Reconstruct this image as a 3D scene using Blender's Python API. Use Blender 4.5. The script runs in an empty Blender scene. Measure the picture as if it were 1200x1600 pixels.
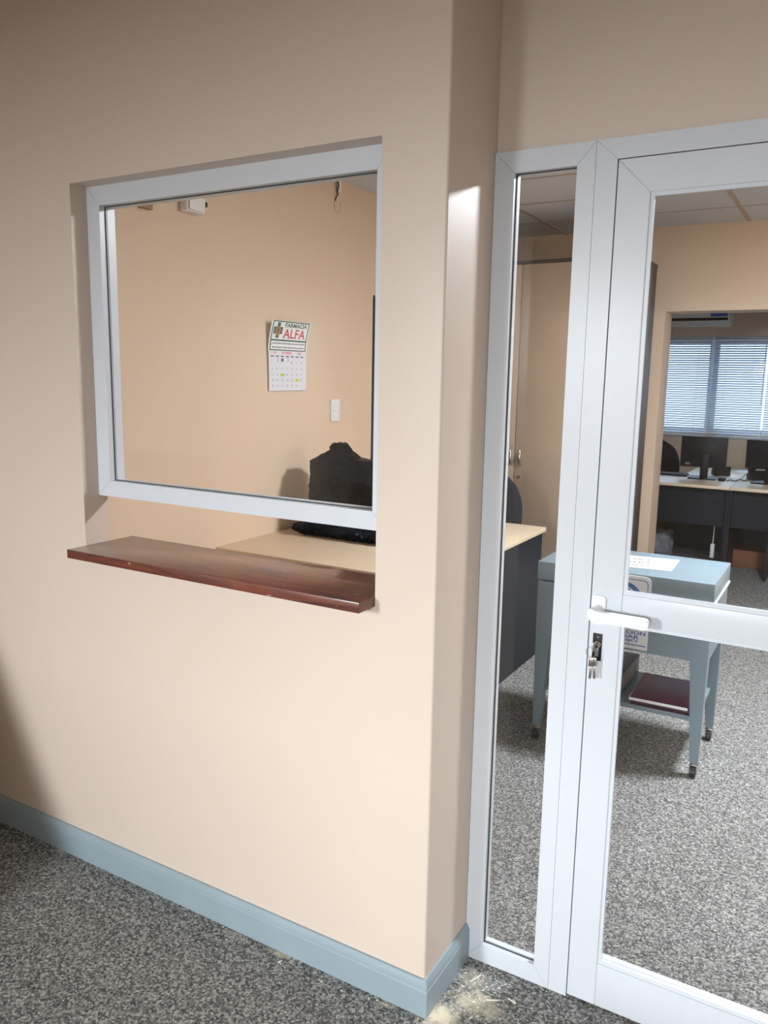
import bpy, bmesh, math, random
from mathutils import Matrix, Vector, noise

random.seed(7)
S = bpy.context.scene
COL = S.collection

# ------------------------------------------------------------------ camera
F_PX = 1252.26
YAW, PITCH, ROLL = 0.5262, -0.1692, 0.0174
def cam_axes():
    cy, sy, cp, sp = math.cos(YAW), math.sin(YAW), math.cos(PITCH), math.sin(PITCH)
    fwd = Vector((-sy*cp, cy*cp, sp)); right = Vector((cy, sy, 0)); up = right.cross(fwd)
    cr, sr = math.cos(ROLL), math.sin(ROLL)
    return cr*right + sr*up, -sr*right + cr*up, fwd
cd = bpy.data.cameras.new('camera'); cam = bpy.data.objects.new('camera', cd); COL.objects.link(cam)
_r, _u, _f = cam_axes()
M = Matrix((_r, _u, -_f)).transposed().to_4x4(); M.translation = Vector((0.7869, -1.5985, 1.5846))
cam.matrix_world = M
cd.sensor_fit = 'AUTO'; cd.sensor_width = 36.0; cd.lens = F_PX*36.0/1600.0; cd.clip_start = 0.05
S.camera = cam

# ------------------------------------------------------------------ light
W = bpy.data.worlds.new('sky'); S.world = W; W.use_nodes = True
wb = W.node_tree.nodes['Background']; wb.inputs[0].default_value = (0.55, 0.75, 1.0, 1); wb.inputs[1].default_value = 3.0
LAMP_POS = (1.06, 2.02, 2.645)
LAMP_STRENGTH = 455.0
LAMP_COLOR = (0.93, 0.975, 1.05)
def area(name, loc, target, sx, sy, power, color, spread=math.pi):
    l = bpy.data.lights.new(name, 'AREA'); l.shape = 'RECTANGLE'; l.size = sx; l.size_y = sy
    l.energy = power; l.color = color; l.spread = spread
    o = bpy.data.objects.new(name, l); COL.objects.link(o); o.location = loc
    o.rotation_euler = (Vector(target)-Vector(loc)).to_track_quat('-Z', 'Y').to_euler()
    return o
# daylight coming in through the hall entrance behind the camera
area('entrance_daylight', (-1.25, -5.4, 2.22), (-1.2, 0.0, 1.0), 0.62, 0.95, 116, (0.90, 0.96, 1.0), math.radians(120))
area('entrance_daylight', (1.25, -5.4, 2.22), (0.3, 0.0, 0.9), 0.8, 0.95, 100, (0.90, 0.96, 1.0), math.radians(120))
# daylight through the far office window
area('window_daylight', (-0.2, 8.7, 3.1), (-0.2, 5.6, 0.9), 3.0, 1.2, 120, (0.6, 0.78, 1.0))
S.view_settings.view_transform = 'Standard'; S.view_settings.look = 'None'
S.view_settings.gamma = 1.0; S.view_settings.use_curve_mapping = False
S.view_settings.exposure = -0.1

# ------------------------------------------------------------------ materials
def lin(c):
    return tuple(((v/255)/12.92 if v/255 <= 0.04045 else ((v/255+0.055)/1.055)**2.4) for v in c) + (1.0,)
def new_mat(name):
    m = bpy.data.materials.new(name); m.use_nodes = True
    return m, m.node_tree, m.node_tree.nodes['Principled BSDF']
def link(nt, a, b): nt.links.new(a, b)
def coords(nt, scale=(1, 1, 1), kind='Object'):
    tc = nt.nodes.new('ShaderNodeTexCoord'); mp = nt.nodes.new('ShaderNodeMapping')
    mp.inputs['Scale'].default_value = scale; link(nt, tc.outputs[kind], mp.inputs['Vector'])
    return mp.outputs['Vector']
def noise_node(nt, vec, scale, detail=3, rough=0.5, dist=0.0):
    n = nt.nodes.new('ShaderNodeTexNoise'); n.inputs['Scale'].default_value = scale
    n.inputs['Detail'].default_value = detail; n.inputs['Roughness'].default_value = rough
    n.inputs['Distortion'].default_value = dist; link(nt, vec, n.inputs['Vector']); return n
def ramp(nt, fac, stops):
    r = nt.nodes.new('ShaderNodeValToRGB'); el = r.color_ramp.elements
    while len(el) > len(stops): el.remove(el[-1])
    while len(el) < len(stops): el.new(0.5)
    for e, (p, c) in zip(el, stops): e.position = p; e.color = c
    link(nt, fac, r.inputs['Fac']); return r.outputs['Color']
def bump(nt, b, height, strength, dist=0.01):
    n = nt.nodes.new('ShaderNodeBump'); n.inputs['Strength'].default_value = strength; n.inputs['Distance'].default_value = dist
    link(nt, height, n.inputs['Height']); link(nt, n.outputs['Normal'], b.inputs['Normal'])
def simple(name, rgb, rough=0.5, metal=0.0, spec=0.5, vary=0.06, scale=6.0, bmp=0.0, bscale=60, coat=0.0):
    m, nt, b = new_mat(name); c = lin(rgb); v = coords(nt)
    n = noise_node(nt, v, scale, 4)
    col = ramp(nt, n.outputs['Fac'], [(0.3, tuple(x*(1-vary) for x in c[:3])+(1,)), (0.7, tuple(min(1, x*(1+vary)) for x in c[:3])+(1,))])
    link(nt, col, b.inputs['Base Color'])
    b.inputs['Roughness'].default_value = rough; b.inputs['Metallic'].default_value = metal
    b.inputs['Specular IOR Level'].default_value = spec; b.inputs['Coat Weight'].default_value = coat
    if bmp: bump(nt, b, noise_node(nt, v, bscale, 3).outputs['Fac'], bmp, 0.004)
    return m

MAT = {}
MAT['hall_paint'] = simple('pale_beige_wall_paint', (219, 202, 187), 0.42, vary=0.012, scale=2.0, bmp=0.10, bscale=25)
MAT['peach_paint'] = simple('peach_wall_paint', (222, 198, 172), 0.6, vary=0.015, scale=2.0, bmp=0.05, bscale=25)
MAT['ceiling'] = simple('white_ceiling_tile', (208, 211, 214), 0.9, vary=0.03, scale=40, bmp=0.1, bscale=120)
MAT['tbar'] = simple('beige_ceiling_grid', (176, 160, 146), 0.5)
MAT['baseboard'] = simple('blue_grey_baseboard', (150, 166, 174), 0.4, vary=0.04, bmp=0.04)
MAT['white_alu'] = simple('white_lacquered_aluminium', (214, 218, 224), 0.32, vary=0.012, scale=3)
MAT['white_plastic'] = simple('white_plastic', (236, 238, 238), 0.35, vary=0.02)
MAT['gasket'] = simple('dark_gasket_rubber', (58, 68, 74), 0.6)
MAT['maple'] = simple('pale_maple_laminate', (222, 202, 174), 0.38, vary=0.04, scale=4)
MAT['navy'] = simple('dark_navy_panel', (20, 28, 38), 0.65, spec=0.3, vary=0.05)
MAT['cart'] = simple('grey_blue_painted_metal', (122, 139, 148), 0.33, vary=0.04, scale=5)
MAT['cart_rim'] = simple('white_rim_strip', (214, 220, 222), 0.4)
MAT['wardrobe'] = simple('light_wood_wardrobe', (178, 157, 136), 0.45, vary=0.05, scale=3)
MAT['dark_brown'] = simple('dark_brown_panel', (66, 56, 52), 0.5)
MAT['chrome'] = simple('brushed_steel', (196, 192, 186), 0.25, metal=1.0)
MAT['caster'] = simple('black_caster_rubber', (26, 27, 30), 0.35)
MAT['black_plastic'] = simple('black_plastic', (20, 22, 28), 0.5, spec=0.3)
MAT['black_fabric'] = simple('black_chair_fabric', (26, 33, 48), 0.9, bmp=0.2, bscale=400)
MAT['paper'] = simple('white_paper', (240, 241, 242), 0.7, vary=0.01)
MAT['page'] = simple('pale_page_paper', (226, 228, 236), 0.6, vary=0.01)
MAT['green'] = simple('dark_green_print', (36, 92, 66), 0.5)
MAT['red'] = simple('red_print', (196, 44, 56), 0.5)
MAT['pink'] = simple('pink_print', (222, 126, 140), 0.5)
MAT['blue_print'] = simple('blue_print', (44, 92, 160), 0.5)
MAT['navy_print'] = simple('navy_print', (44, 48, 84), 0.5)
MAT['grey_print'] = simple('grey_print', (120, 124, 136), 0.6)
MAT['black_print'] = simple('black_print', (46, 46, 50), 0.6)
MAT['lime'] = simple('lime_highlighter', (206, 226, 66), 0.6)
MAT['tan_print'] = simple('tan_print', (170, 120, 92), 0.6)
MAT['sign_board'] = simple('white_sign_plastic', (222, 224, 228), 0.3, vary=0.01)
MAT['maroon'] = simple('maroon_folder_card', (88, 30, 54), 0.4, vary=0.08)
MAT['binder'] = simple('charcoal_binder_card', (78, 74, 74), 0.5, vary=0.08)
MAT['binder_label'] = simple('grey_spine_label', (120, 114, 112), 0.5)
MAT['box_brown'] = simple('brown_cardboard', (132, 84, 60), 0.8, vary=0.08)
MAT['blind'] = simple('pale_blind_slat', (190, 196, 206), 0.4)
MAT['blue_label'] = simple('blue_energy_label', (24, 84, 200), 0.5)
MAT['bundle'] = simple('grey_cloth', (120, 126, 136), 0.9, vary=0.2, scale=20)
MAT['tan_stub'] = simple('tan_plaster', (168, 134, 100), 0.8)
MAT['dust'] = simple('white_plaster_chip', (232, 226, 210), 0.9)
MAT['dark_doorway'] = simple('dark_doorway_fill', (50, 42, 42), 0.55)  # near-black colour stands for the darkness of the room beyond the side opening

def glass_mat():
    m = bpy.data.materials.new('clear_glass'); m.use_nodes = True; nt = m.node_tree; nt.nodes.clear()
    out = nt.nodes.new('ShaderNodeOutputMaterial'); mix = nt.nodes.new('ShaderNodeMixShader')
    ge = nt.nodes.new('ShaderNodeNewGeometry'); dt = nt.nodes.new('ShaderNodeVectorMath'); dt.operation = 'DOT_PRODUCT'
    link(nt, ge.outputs['Normal'], dt.inputs[0]); link(nt, ge.outputs['Incoming'], dt.inputs[1])
    def mth(op, a, b):
        n_ = nt.nodes.new('ShaderNodeMath'); n_.operation = op
        for i_, q in enumerate((a, b)):
            if q is None: continue
            if isinstance(q, (int, float)): n_.inputs[i_].default_value = q
            else: link(nt, q, n_.inputs[i_])
        return n_.outputs[0]
    fr = mth('MULTIPLY_ADD', mth('POWER', mth('SUBTRACT', 1.0, mth('ABSOLUTE', dt.outputs['Value'], None)), 5.0), 0.96)
    fr.node.inputs[2].default_value = 0.04
    tr = nt.nodes.new('ShaderNodeBsdfTransparent'); gl = nt.nodes.new('ShaderNodeBsdfGlossy')
    v = coords(nt); n = noise_node(nt, v, 1.5, 2)
    link(nt, ramp(nt, n.outputs['Fac'], [(0.0, (0.98, 0.987, 0.987, 1)), (1.0, (0.985, 0.992, 0.992, 1))]), tr.inputs['Color'])
    gl.inputs['Roughness'].default_value = 0.02
    link(nt, fr, mix.inputs[0]); link(nt, tr.outputs[0], mix.inputs[1]); link(nt, gl.outputs[0], mix.inputs[2])
    link(nt, mix.outputs[0], out.inputs['Surface']); return m
MAT['glass'] = glass_mat()

def emit_mat(name, color, strength):
    m, nt, b = new_mat(name); b.inputs['Base Color'].default_value = (0.9, 0.9, 0.9, 1)
    b.inputs['Emission Color'].default_value = tuple(color)+(1,); b.inputs['Emission Strength'].default_value = strength
    return m
MAT['lamp'] = emit_mat('lamp_diffuser', LAMP_COLOR, LAMP_STRENGTH)

def carpet_mat():
    m, nt, b = new_mat('speckled_grey_carpet'); v = coords(nt)
    vo = nt.nodes.new('ShaderNodeTexVoronoi'); vo.inputs['Scale'].default_value = 190; link(nt, v, vo.inputs['Vector'])
    sep = nt.nodes.new('ShaderNodeSeparateColor'); link(nt, vo.outputs['Color'], sep.inputs[0])
    n2 = noise_node(nt, v, 120, 3, 0.7)
    add = nt.nodes.new('ShaderNodeMath'); add.operation = 'MULTIPLY_ADD'; add.inputs[1].default_value = 0.55
    link(nt, sep.outputs[0], add.inputs[0])
    h = nt.nodes.new('ShaderNodeMath'); h.operation = 'MULTIPLY'; h.inputs[1].default_value = 0.5
    link(nt, n2.outputs['Fac'], h.inputs[0]); link(nt, h.outputs[0], add.inputs[2])
    col = ramp(nt, add.outputs[0], [(0.16, lin((58, 58, 58))), (0.40, lin((102, 102, 100))), (0.62, lin((142, 142, 139))), (0.86, lin((192, 191, 187)))])
    # pale plaster dust trodden into the pile near the wall corner and along the baseboard
    tc = nt.nodes.new('ShaderNodeTexCoord')
    def blot(cx, cy, rx, ry, amt):
        mp = nt.nodes.new('ShaderNodeMapping'); mp.inputs['Location'].default_value = (-cx/rx, -cy/ry, 0); mp.inputs['Scale'].default_value = (1/rx, 1/ry, 0)
        link(nt, tc.outputs['Object'], mp.inputs['Vector'])
        ln = nt.nodes.new('ShaderNodeVectorMath'); ln.operation = 'LENGTH'; link(nt, mp.outputs[0], ln.inputs[0])
        nn = noise_node(nt, tc.outputs['Object'], 38, 4, 0.75)
        s = nt.nodes.new('ShaderNodeMath'); s.operation = 'MULTIPLY_ADD'; s.inputs[1].default_value = 1.8; link(nt, nn.outputs['Fac'], s.inputs[0]); link(nt, ln.outputs['Value'], s.inputs[2])
        r = nt.nodes.new('ShaderNodeMapRange'); r.inputs[1].default_value = 1.75; r.inputs[2].default_value = 1.15
        r.inputs[3].default_value = 0; r.inputs[4].default_value = amt; link(nt, s.outputs[0], r.inputs[0]); return r.outputs[0]
    fac = None
    for a in [(0.04, 0.01, 0.075, 0.07, 1.0), (0.10, 0.10, 0.10, 0.07, 0.55), (0.06, 0.17, 0.06, 0.06, 0.3), (-0.44, -0.02, 0.06, 0.016, 0.55), (-0.60, -0.03, 0.06, 0.02, 0.3), (-1.36, -0.02, 0.03, 0.012, 0.5), (-0.10, -0.025, 0.03, 0.014, 0.5)]:
        o = blot(*a)
        if fac is None: fac = o
        else:
            mx = nt.nodes.new('ShaderNodeMath'); mx.operation = 'MAXIMUM'; link(nt, fac, mx.inputs[0]); link(nt, o, mx.inputs[1]); fac = mx.outputs[0]
    mix = nt.nodes.new('ShaderNodeMix'); mix.data_type = 'RGBA'
    link(nt, fac, mix.inputs['Factor']); link(nt, col, mix.inputs['A']); mix.inputs['B'].default_value = lin((222, 210, 184))
    link(nt, mix.outputs['Result'], b.inputs['Base Color']); b.inputs['Roughness'].default_value = 0.95; b.inputs['Specular IOR Level'].default_value = 0.1
    bump(nt, b, add.outputs[0], 0.7, 0.004); return m
MAT['carpet'] = carpet_mat()

def wood_mat():
    m, nt, b = new_mat('varnished_red_brown_wood'); v = coords(nt, (1.2, 9, 9))
    n = noise_node(nt, v, 3.0, 6, 0.6, 1.4); v2 = coords(nt, (3, 70, 70)); n2 = noise_node(nt, v2, 4, 3)
    mm = nt.nodes.new('ShaderNodeMath'); mm.operation = 'MULTIPLY_ADD'; mm.inputs[1].default_value = 0.3; link(nt, n2.outputs['Fac'], mm.inputs[0]); link(nt, n.outputs['Fac'], mm.inputs[2])
    col = ramp(nt, mm.outputs[0], [(0.40, lin((50, 29, 27))), (0.58, lin((94, 52, 43))), (0.80, lin((126, 68, 50)))])
    # scuffs
    v3 = coords(nt, (14, 40, 40)); n3 = noise_node(nt, v3, 2.2, 2); s = ramp(nt, n3.outputs['Fac'], [(0.70, (0, 0, 0, 1)), (0.73, (1, 1, 1, 1))])
    mix = nt.nodes.new('ShaderNodeMix'); mix.data_type = 'RGBA'; link(nt, s, mix.inputs['Factor']); link(nt, col, mix.inputs['A']); mix.inputs['B'].default_value = lin((170, 140, 120))
    link(nt, mix.outputs['Result'], b.inputs['Base Color']); b.inputs['Roughness'].default_value = 0.28; b.inputs['Coat Weight'].default_value = 0.6; b.inputs['Coat Roughness'].default_value = 0.1
    bump(nt, b, n2.outputs['Fac'], 0.05, 0.002); return m
MAT['wood'] = wood_mat()

def bag_mat():
    m, nt, b = new_mat('black_bin_bag_plastic'); v = coords(nt, (1, 1, 1))
    n = noise_node(nt, v, 14, 6, 0.65, 1.0); vo = nt.nodes.new('ShaderNodeTexVoronoi'); vo.feature = 'DISTANCE_TO_EDGE'; vo.inputs['Scale'].default_value = 30
    link(nt, n.outputs['Color'], vo.inputs['Vector'])
    b.inputs['Roughness'].default_value = 0.17; b.inputs['Specular IOR Level'].default_value = 0.4
    link(nt, ramp(nt, n.outputs['Fac'], [(0.2, lin((24, 32, 42))), (0.8, lin((38, 48, 60)))]), b.inputs['Base Color'])
    n3 = noise_node(nt, v, 50, 5, 0.7, 2.0); mm = nt.nodes.new('ShaderNodeMath'); mm.operation = 'ADD'
    link(nt, vo.outputs['Distance'], mm.inputs[0]); link(nt, n3.outputs['Fac'], mm.inputs[1])
    bump(nt, b, mm.outputs[0], 1.0, 0.06); return m
MAT['bag'] = bag_mat()

# ------------------------------------------------------------------ builders
XF = {}
def bm_new(): return bmesh.new()
def add_box(bm, x0, x1, y0, y1, z0, z1, bev=0.0, seg=2):
    r = bmesh.ops.create_cube(bm, size=1.0); vs = r['verts']
    for v in vs:
        v.co = Vector((x0+(v.co.x+0.5)*(x1-x0), y0+(v.co.y+0.5)*(y1-y0), z0+(v.co.z+0.5)*(z1-z0)))
    if bev > 0:
        es = list({e for v in vs for e in v.link_edges})
        bmesh.ops.bevel(bm, geom=es, offset=bev, segments=seg, affect='EDGES', profile=0.5)
    return bm
def box(*a, **k): return add_box(bm_new(), *a, **k)
def add_poly_prism(bm, pts, axis, a0, a1):
    """pts are 2-D; axis 'y': (x,z) pts, 'z': (x,y) pts, 'x': (y,z) pts"""
    def P(p, a): return {'y': (p[0], a, p[1]), 'z': (p[0], p[1], a), 'x': (a, p[0], p[1])}[axis]
    A = [bm.verts.new(P(p, a0)) for p in pts]; B = [bm.verts.new(P(p, a1)) for p in pts]; n = len(pts)
    fs = [bm.faces.new(A), bm.faces.new(B[::-1])]
    for i in range(n): fs.append(bm.faces.new((A[i], B[i], B[(i+1) % n], A[(i+1) % n])))
    bmesh.ops.recalc_face_normals(bm, faces=fs); return bm
def add_tube(bm, pts, r, seg=10, close=False, caps=True):
    pts = [Vector(p) for p in pts]; n = len(pts); rings = []
    rs = r if isinstance(r, (list, tuple)) else [r]*n
    ref = Vector((0, 0, 1))
    for i, p in enumerate(pts):
        if close: t = pts[(i+1) % n]-pts[i-1]
        else: t = pts[min(i+1, n-1)]-pts[max(i-1, 0)]
        t.normalize()
        if abs(t.dot(ref)) > 0.97: ref = Vector((1, 0, 0)) if abs(t.x) < 0.9 else Vector((0, 1, 0))
        a = t.cross(ref).normalized(); b = t.cross(a).normalized()
        rings.append([bm.verts.new(p+rs[i]*(math.cos(2*math.pi*k/seg)*a+math.sin(2*math.pi*k/seg)*b)) for k in range(seg)])
    fs = []
    for i in range(n if close else n-1):
        A, B = rings[i], rings[(i+1) % n]
        for k in range(seg): fs.append(bm.faces.new((A[k], A[(k+1) % seg], B[(k+1) % seg], B[k])))
    if caps and not close: fs.append(bm.faces.new(rings[0])); fs.append(bm.faces.new(rings[-1]))
    bmesh.ops.recalc_face_normals(bm, faces=fs); return bm
def add_cyl(bm, p0, p1, r, seg=24):
    p0, p1 = Vector(p0), Vector(p1)
    return add_tube(bm, [p0, p1], r, seg)
def smooth(o, angle=35):
    me = o.data
    for p in me.polygons: p.use_smooth = True
    bm = bmesh.new(); bm.from_mesh(me); lim = math.radians(angle)
    for e in bm.edges:
        e.smooth = not (len(e.link_faces) == 2 and e.calc_face_angle(0) > lim)
    bm.to_mesh(me); bm.free()
def tag(o, label=None, cat=None, group=None, kind=None):
    if label: o['label'] = label
    if cat: o['category'] = cat
    if group: o['group'] = group
    if kind: o['kind'] = kind
    return o
def thing(name, label, cat, loc=(0, 0, 0), rotz=0.0, group=None, kind=None):
    o = bpy.data.objects.new(name, None); COL.objects.link(o); o.empty_display_size = 0.05
    o.location = loc; o.rotation_euler = (0, 0, rotz)
    XF[o.name] = Matrix.Translation(Vector(loc)) @ Matrix.Rotation(rotz, 4, 'Z')
    return tag(o, label, cat, group, kind)
def mesh_obj(name, bm, mat):
    me = bpy.data.meshes.new(name); bm.to_mesh(me); bm.free()
    o = bpy.data.objects.new(name, me); COL.objects.link(o); me.materials.append(MAT[mat]); return o
def part(name, bm, mat, parent, label=None, kind=None, local=False, ang=35):
    """bm in world coordinates (or in the thing's own when local)"""
    o = mesh_obj(name, bm, mat); root = parent
    while root.parent: root = root.parent
    XF.setdefault(root.name, Matrix.Identity(4))
    if not local: o.data.transform(XF[root.name].inverted())
    o.parent = parent; smooth(o, ang)
    if label: o['label'] = label
    if kind: o['kind'] = kind
    return o
def solo(name, bm, mat, label, cat, group=None, kind=None, ang=35, loc=None):
    o = mesh_obj(name, bm, mat); vs = [v.co for v in o.data.vertices]
    if loc is None:
        lo = [min(v[i] for v in vs) for i in range(3)]; hi = [max(v[i] for v in vs) for i in range(3)]
        loc = ((lo[0]+hi[0])/2, (lo[1]+hi[1])/2, lo[2])
    o.data.transform(Matrix.Translation(-Vector(loc))); o.location = loc
    XF[o.name] = Matrix.Translation(Vector(loc)); smooth(o, ang)
    return tag(o, label, cat, group, kind)
def struct(name, bm, mat, label, cat):
    return solo(name, bm, mat, label, cat, kind='structure', loc=(0, 0, 0))
def text_bm(s, size, align='CENTER', bold=0.0, depth=0.0004, width=1.0):
    """text in the XY plane, baseline on y=0"""
    cu = bpy.data.curves.new('tmp_text', 'FONT'); cu.body = s; cu.size = size; cu.align_x = align
    cu.offset = bold*size; cu.extrude = depth/2; cu.resolution_u = 3
    o = bpy.data.objects.new('tmp_text', cu); COL.objects.link(o)
    dg = bpy.context.evaluated_depsgraph_get(); me = bpy.data.meshes.new_from_object(o.evaluated_get(dg))
    bm = bm_new(); bm.from_mesh(me); bpy.data.objects.remove(o); bpy.data.curves.remove(cu); bpy.data.meshes.remove(me)
    for v in bm.verts: v.co.x *= width
    return bm
def add_bm(dst, src):
    me = bpy.data.meshes.new('tmp'); src.to_mesh(me); dst.from_mesh(me); src.free(); bpy.data.meshes.remove(me); return dst
def map_bm(bm, f):
    for v in bm.verts: v.co = Vector(f(*v.co))
    bmesh.ops.recalc_face_normals(bm, faces=bm.faces); return bm
def add_mitre_frame(bm, x0, x1, z0, z1, wl, wr, wb, wt, y0, y1, gap=0.0004):
    g = gap
    add_poly_prism(bm, [(x0, z0+g), (x0+wl, z0+wb+g), (x0+wl, z1-wt-g), (x0, z1-g)], 'y', y0, y1)
    add_poly_prism(bm, [(x1, z0+g), (x1, z1-g), (x1-wr, z1-wt-g), (x1-wr, z0+wb+g)], 'y', y0, y1)
    add_poly_prism(bm, [(x0+g, z1), (x0+wl+g, z1-wt), (x1-wr-g, z1-wt), (x1-g, z1)], 'y', y0, y1)
    if wb > 0: add_poly_prism(bm, [(x0+g, z0), (x1-g, z0), (x1-wr-g, z0+wb), (x0+wl+g, z0+wb)], 'y', y0, y1)
    return bm
def add_ring(bm, x0, x1, z0, z1, w, y0, y1):
    return add_mitre_frame(bm, x0, x1, z0, z1, w, w, w, w, y0, y1, 0.0)

# ------------------------------------------------------------------ setting
D = 0.2454; H = 2.65; WT = 0.0882
OL, OR, OT, SZ, ST = -1.1817, -0.1623, 2.0994, 1.0617, 0.026
struct('floor', box(-3.2, 2.6, -6.1, 7.3, -0.1, 0.0), 'carpet', 'grey speckled carpet running through hall and offices', 'floor')
struct('ceiling', box(-3.2, 2.6, -6.1, 7.3, H, H+0.1), 'ceiling', 'white tiled suspended ceiling', 'ceiling')
tb = bm_new()
for x in (-2.47, -1.21, 0.045, 1.30): add_box(tb, x-0.013, x+0.013, 0.36, 4.5, H-0.004, H+0.002)
for k in range(-1, 6):
    y = 3.37+0.612*(k-3)
    if y < 4.5: add_box(tb, -1.8, 2.2, y-0.009, y+0.009, H-0.003, H+0.002)
struct('trim_1', tb, 'tbar', 'beige metal grid between the ceiling tiles', 'ceiling grid')

w = bm_new()   # partition with the hatch, rounded at its outer corner, and the short return beside the door
add_box(w, -2.5, OL, 0, WT, 0, H)
add_box(w, OL, OR, 0, WT, OT, H)
add_box(w, OL, OR, 0, WT, 0, SZ-ST)
R_ = 0.007; arc = [(-R_+R_*math.sin(a), R_-R_*math.cos(a)) for a in [math.pi/2*i/5 for i in range(6)]]
add_poly_prism(w, [(OR, 0)] + arc + [(0, 0.36), (-WT, 0.36), (-WT, WT), (OR, WT)], 'z', 0, H)
struct('wall_front', w, 'hall_paint', 'pale beige partition wall with an open service hatch', 'wall')
w = bm_new(); add_box(w, 0, 2.2, D+0.012, 0.36, 2.1, H); add_box(w, 1.26, 2.2, D+0.012, 0.36, 0, 2.1)
struct('wall_door', w, 'hall_paint', 'beige wall above the white glazed door', 'wall')
LX = -1.82
w = bm_new()
add_box(w, LX-0.12, LX, WT, 2.71, 0, H); add_box(w, LX-0.12, LX, 2.71, 3.52, 2.065, H); add_box(w, LX-0.12, LX, 3.52, 4.5, 0, H)
struct('wall_left', w, 'peach_paint', 'peach side wall with the calendar and the light switch', 'wall')
BY = 4.5; BT = 0.25; BX = -0.457; BZ = 2.066
w = bm_new(); add_box(w, -3.2, BX, BY, BY+BT, 0, H); add_box(w, BX, 0.85, BY, BY+BT, BZ, H); add_box(w, 0.85, 2.6, BY, BY+BT, 0, H)
struct('wall_back', w, 'peach_paint', 'peach wall behind the wardrobe with a wide opening to the far office', 'wall')
FY = 7.1; WX0, WX1, WZ0, WZ1 = -1.75, 1.35, 1.06, 2.0
w = bm_new(); add_box(w, -3.2, WX0, FY, FY+0.2, 0, H); add_box(w, WX1, 2.6, FY, FY+0.2, 0, H)
add_box(w, WX0, WX1, FY, FY+0.2, 0, WZ0); add_box(w, WX0, WX1, FY, FY+0.2, WZ1, H)
struct('wall_far', w, 'peach_paint', 'peach wall of the far office around its window', 'wall')
w = bm_new(); add_box(w, 2.2, 2.6, -6.1, BY, 0, H); add_box(w, 2.4, 2.6, BY+BT, FY, 0, H)
struct('wall_right', w, 'peach_paint', 'peach wall on the right side of the rooms', 'wall')
EX0, EX1 = -2.2, -0.35
w = bm_new(); add_box(w, -2.6, -2.5, -6.1, WT, 0, H); add_box(w, -2.5, 2.2, -6.1, -6.0, 0, H); add_box(w, EX1, 0.5, -3.7, -3.55, 0, H); add_box(w, 1.95, 2.2, -3.7, -3.55, 0, H); add_box(w, 0.5, 1.95, -3.7, -3.55, 2.05, H); add_box(w, -2.5, EX0, -3.7, -3.55, 0, H); add_box(w, EX0, EX1, -3.7, -3.55, 2.05, H)
add_box(w, -3.2, -3.1, WT, FY, 0, H)
struct('wall_hall', w, 'hall_paint', 'beige walls closing the hall', 'wall')
struct('wall_shade_blocker', add_poly_prism(bm_new(), [(-2.5, 0), (-1.27, 0), (-1.27, 0.3), (-1.75, 1.2), (-2.5, 1.2)], 'y', -1.05, -0.95), 'hall_paint', 'unseen sloping blocker added to shade the lower left of the hatch wall', 'wall')  # unseen, added only to cast shade on the hatch wall at lower left
# baseboard swept along the partition and round its corner
prof = [(0.0, 0.0), (0.0125, 0.0), (0.0125, 0.070), (0.0095, 0.0735), (0.0125, 0.077), (0.0118, 0.085), (0.007, 0.093), (0.0055, 0.099), (0.0, 0.0995)]
w = bm_new(); path = [((-2.5, 0), (0, -1)), ((0, 0), (1, -1)), ((0, D), (1, 0))]
rings = [[w.verts.new((p[0]+n[0]*d, p[1]+n[1]*d, z)) for d, z in prof] for p, n in path]
for A, B in zip(rings, rings[1:]):
    for i in range(len(prof)): w.faces.new((A[i], A[(i+1) % len(prof)], B[(i+1) % len(prof)], B[i]))
w.faces.new(rings[0]); w.faces.new(rings[-1]); bmesh.ops.recalc_face_normals(w, faces=w.faces)
struct('baseboard_front', w, 'baseboard', 'blue grey moulded baseboard along the hatch wall', 'baseboard')

def glazed(parent, x0, x1, z0, z1, ypane, yb, frame=None):
    """pane with dark gasket and white glazing beads, between the given edges"""
    p = part('pane', box(x0-0.004, x1+0.004, ypane, ypane+0.005, z0-0.004, z1+0.004), 'glass', parent)
    part('gasket', add_ring(bm_new(), x0-0.003, x1+0.003, z0-0.003, z1+0.003, 0.0055, ypane-0.003, ypane-0.0002), 'gasket', parent)
    part('glazing_bead', add_ring(bm_new(), x0-0.003, x1+0.003, z0-0.003, z1+0.003, 0.0045, ypane+0.0052, yb), 'white_alu', parent)
    return p
# window_1: the hatch frame
t = thing('window_1', 'white framed fixed pane set in the service hatch above the wooden shelf', 'window', ((OL+OR)/2, 0.056, 1.209), kind='structure')
part('frame', add_mitre_frame(bm_new(), OL, OR, 1.209, OT, 0.052, 0.045, 0.047, 0.053, 0.056, 0.112), 'white_alu', t)
glazed(t, OL+0.052, OR-0.045, 1.256, OT-0.053, 0.078, 0.108)
# window_2: the sidelight
t = thing('window_2', 'tall narrow white framed sidelight between wall corner and glazed door', 'window', (0.12, D, 0), kind='structure')
part('frame', add_mitre_frame(bm_new(), 0.001, 0.2390, 0.0, 2.10, 0.0489, 0.0413, 0.053, 0.0485, D, D+0.038), 'white_alu', t)
glazed(t, 0.0499, 0.1977, 0.053, 2.0515, D+0.016, D+0.036)
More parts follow.
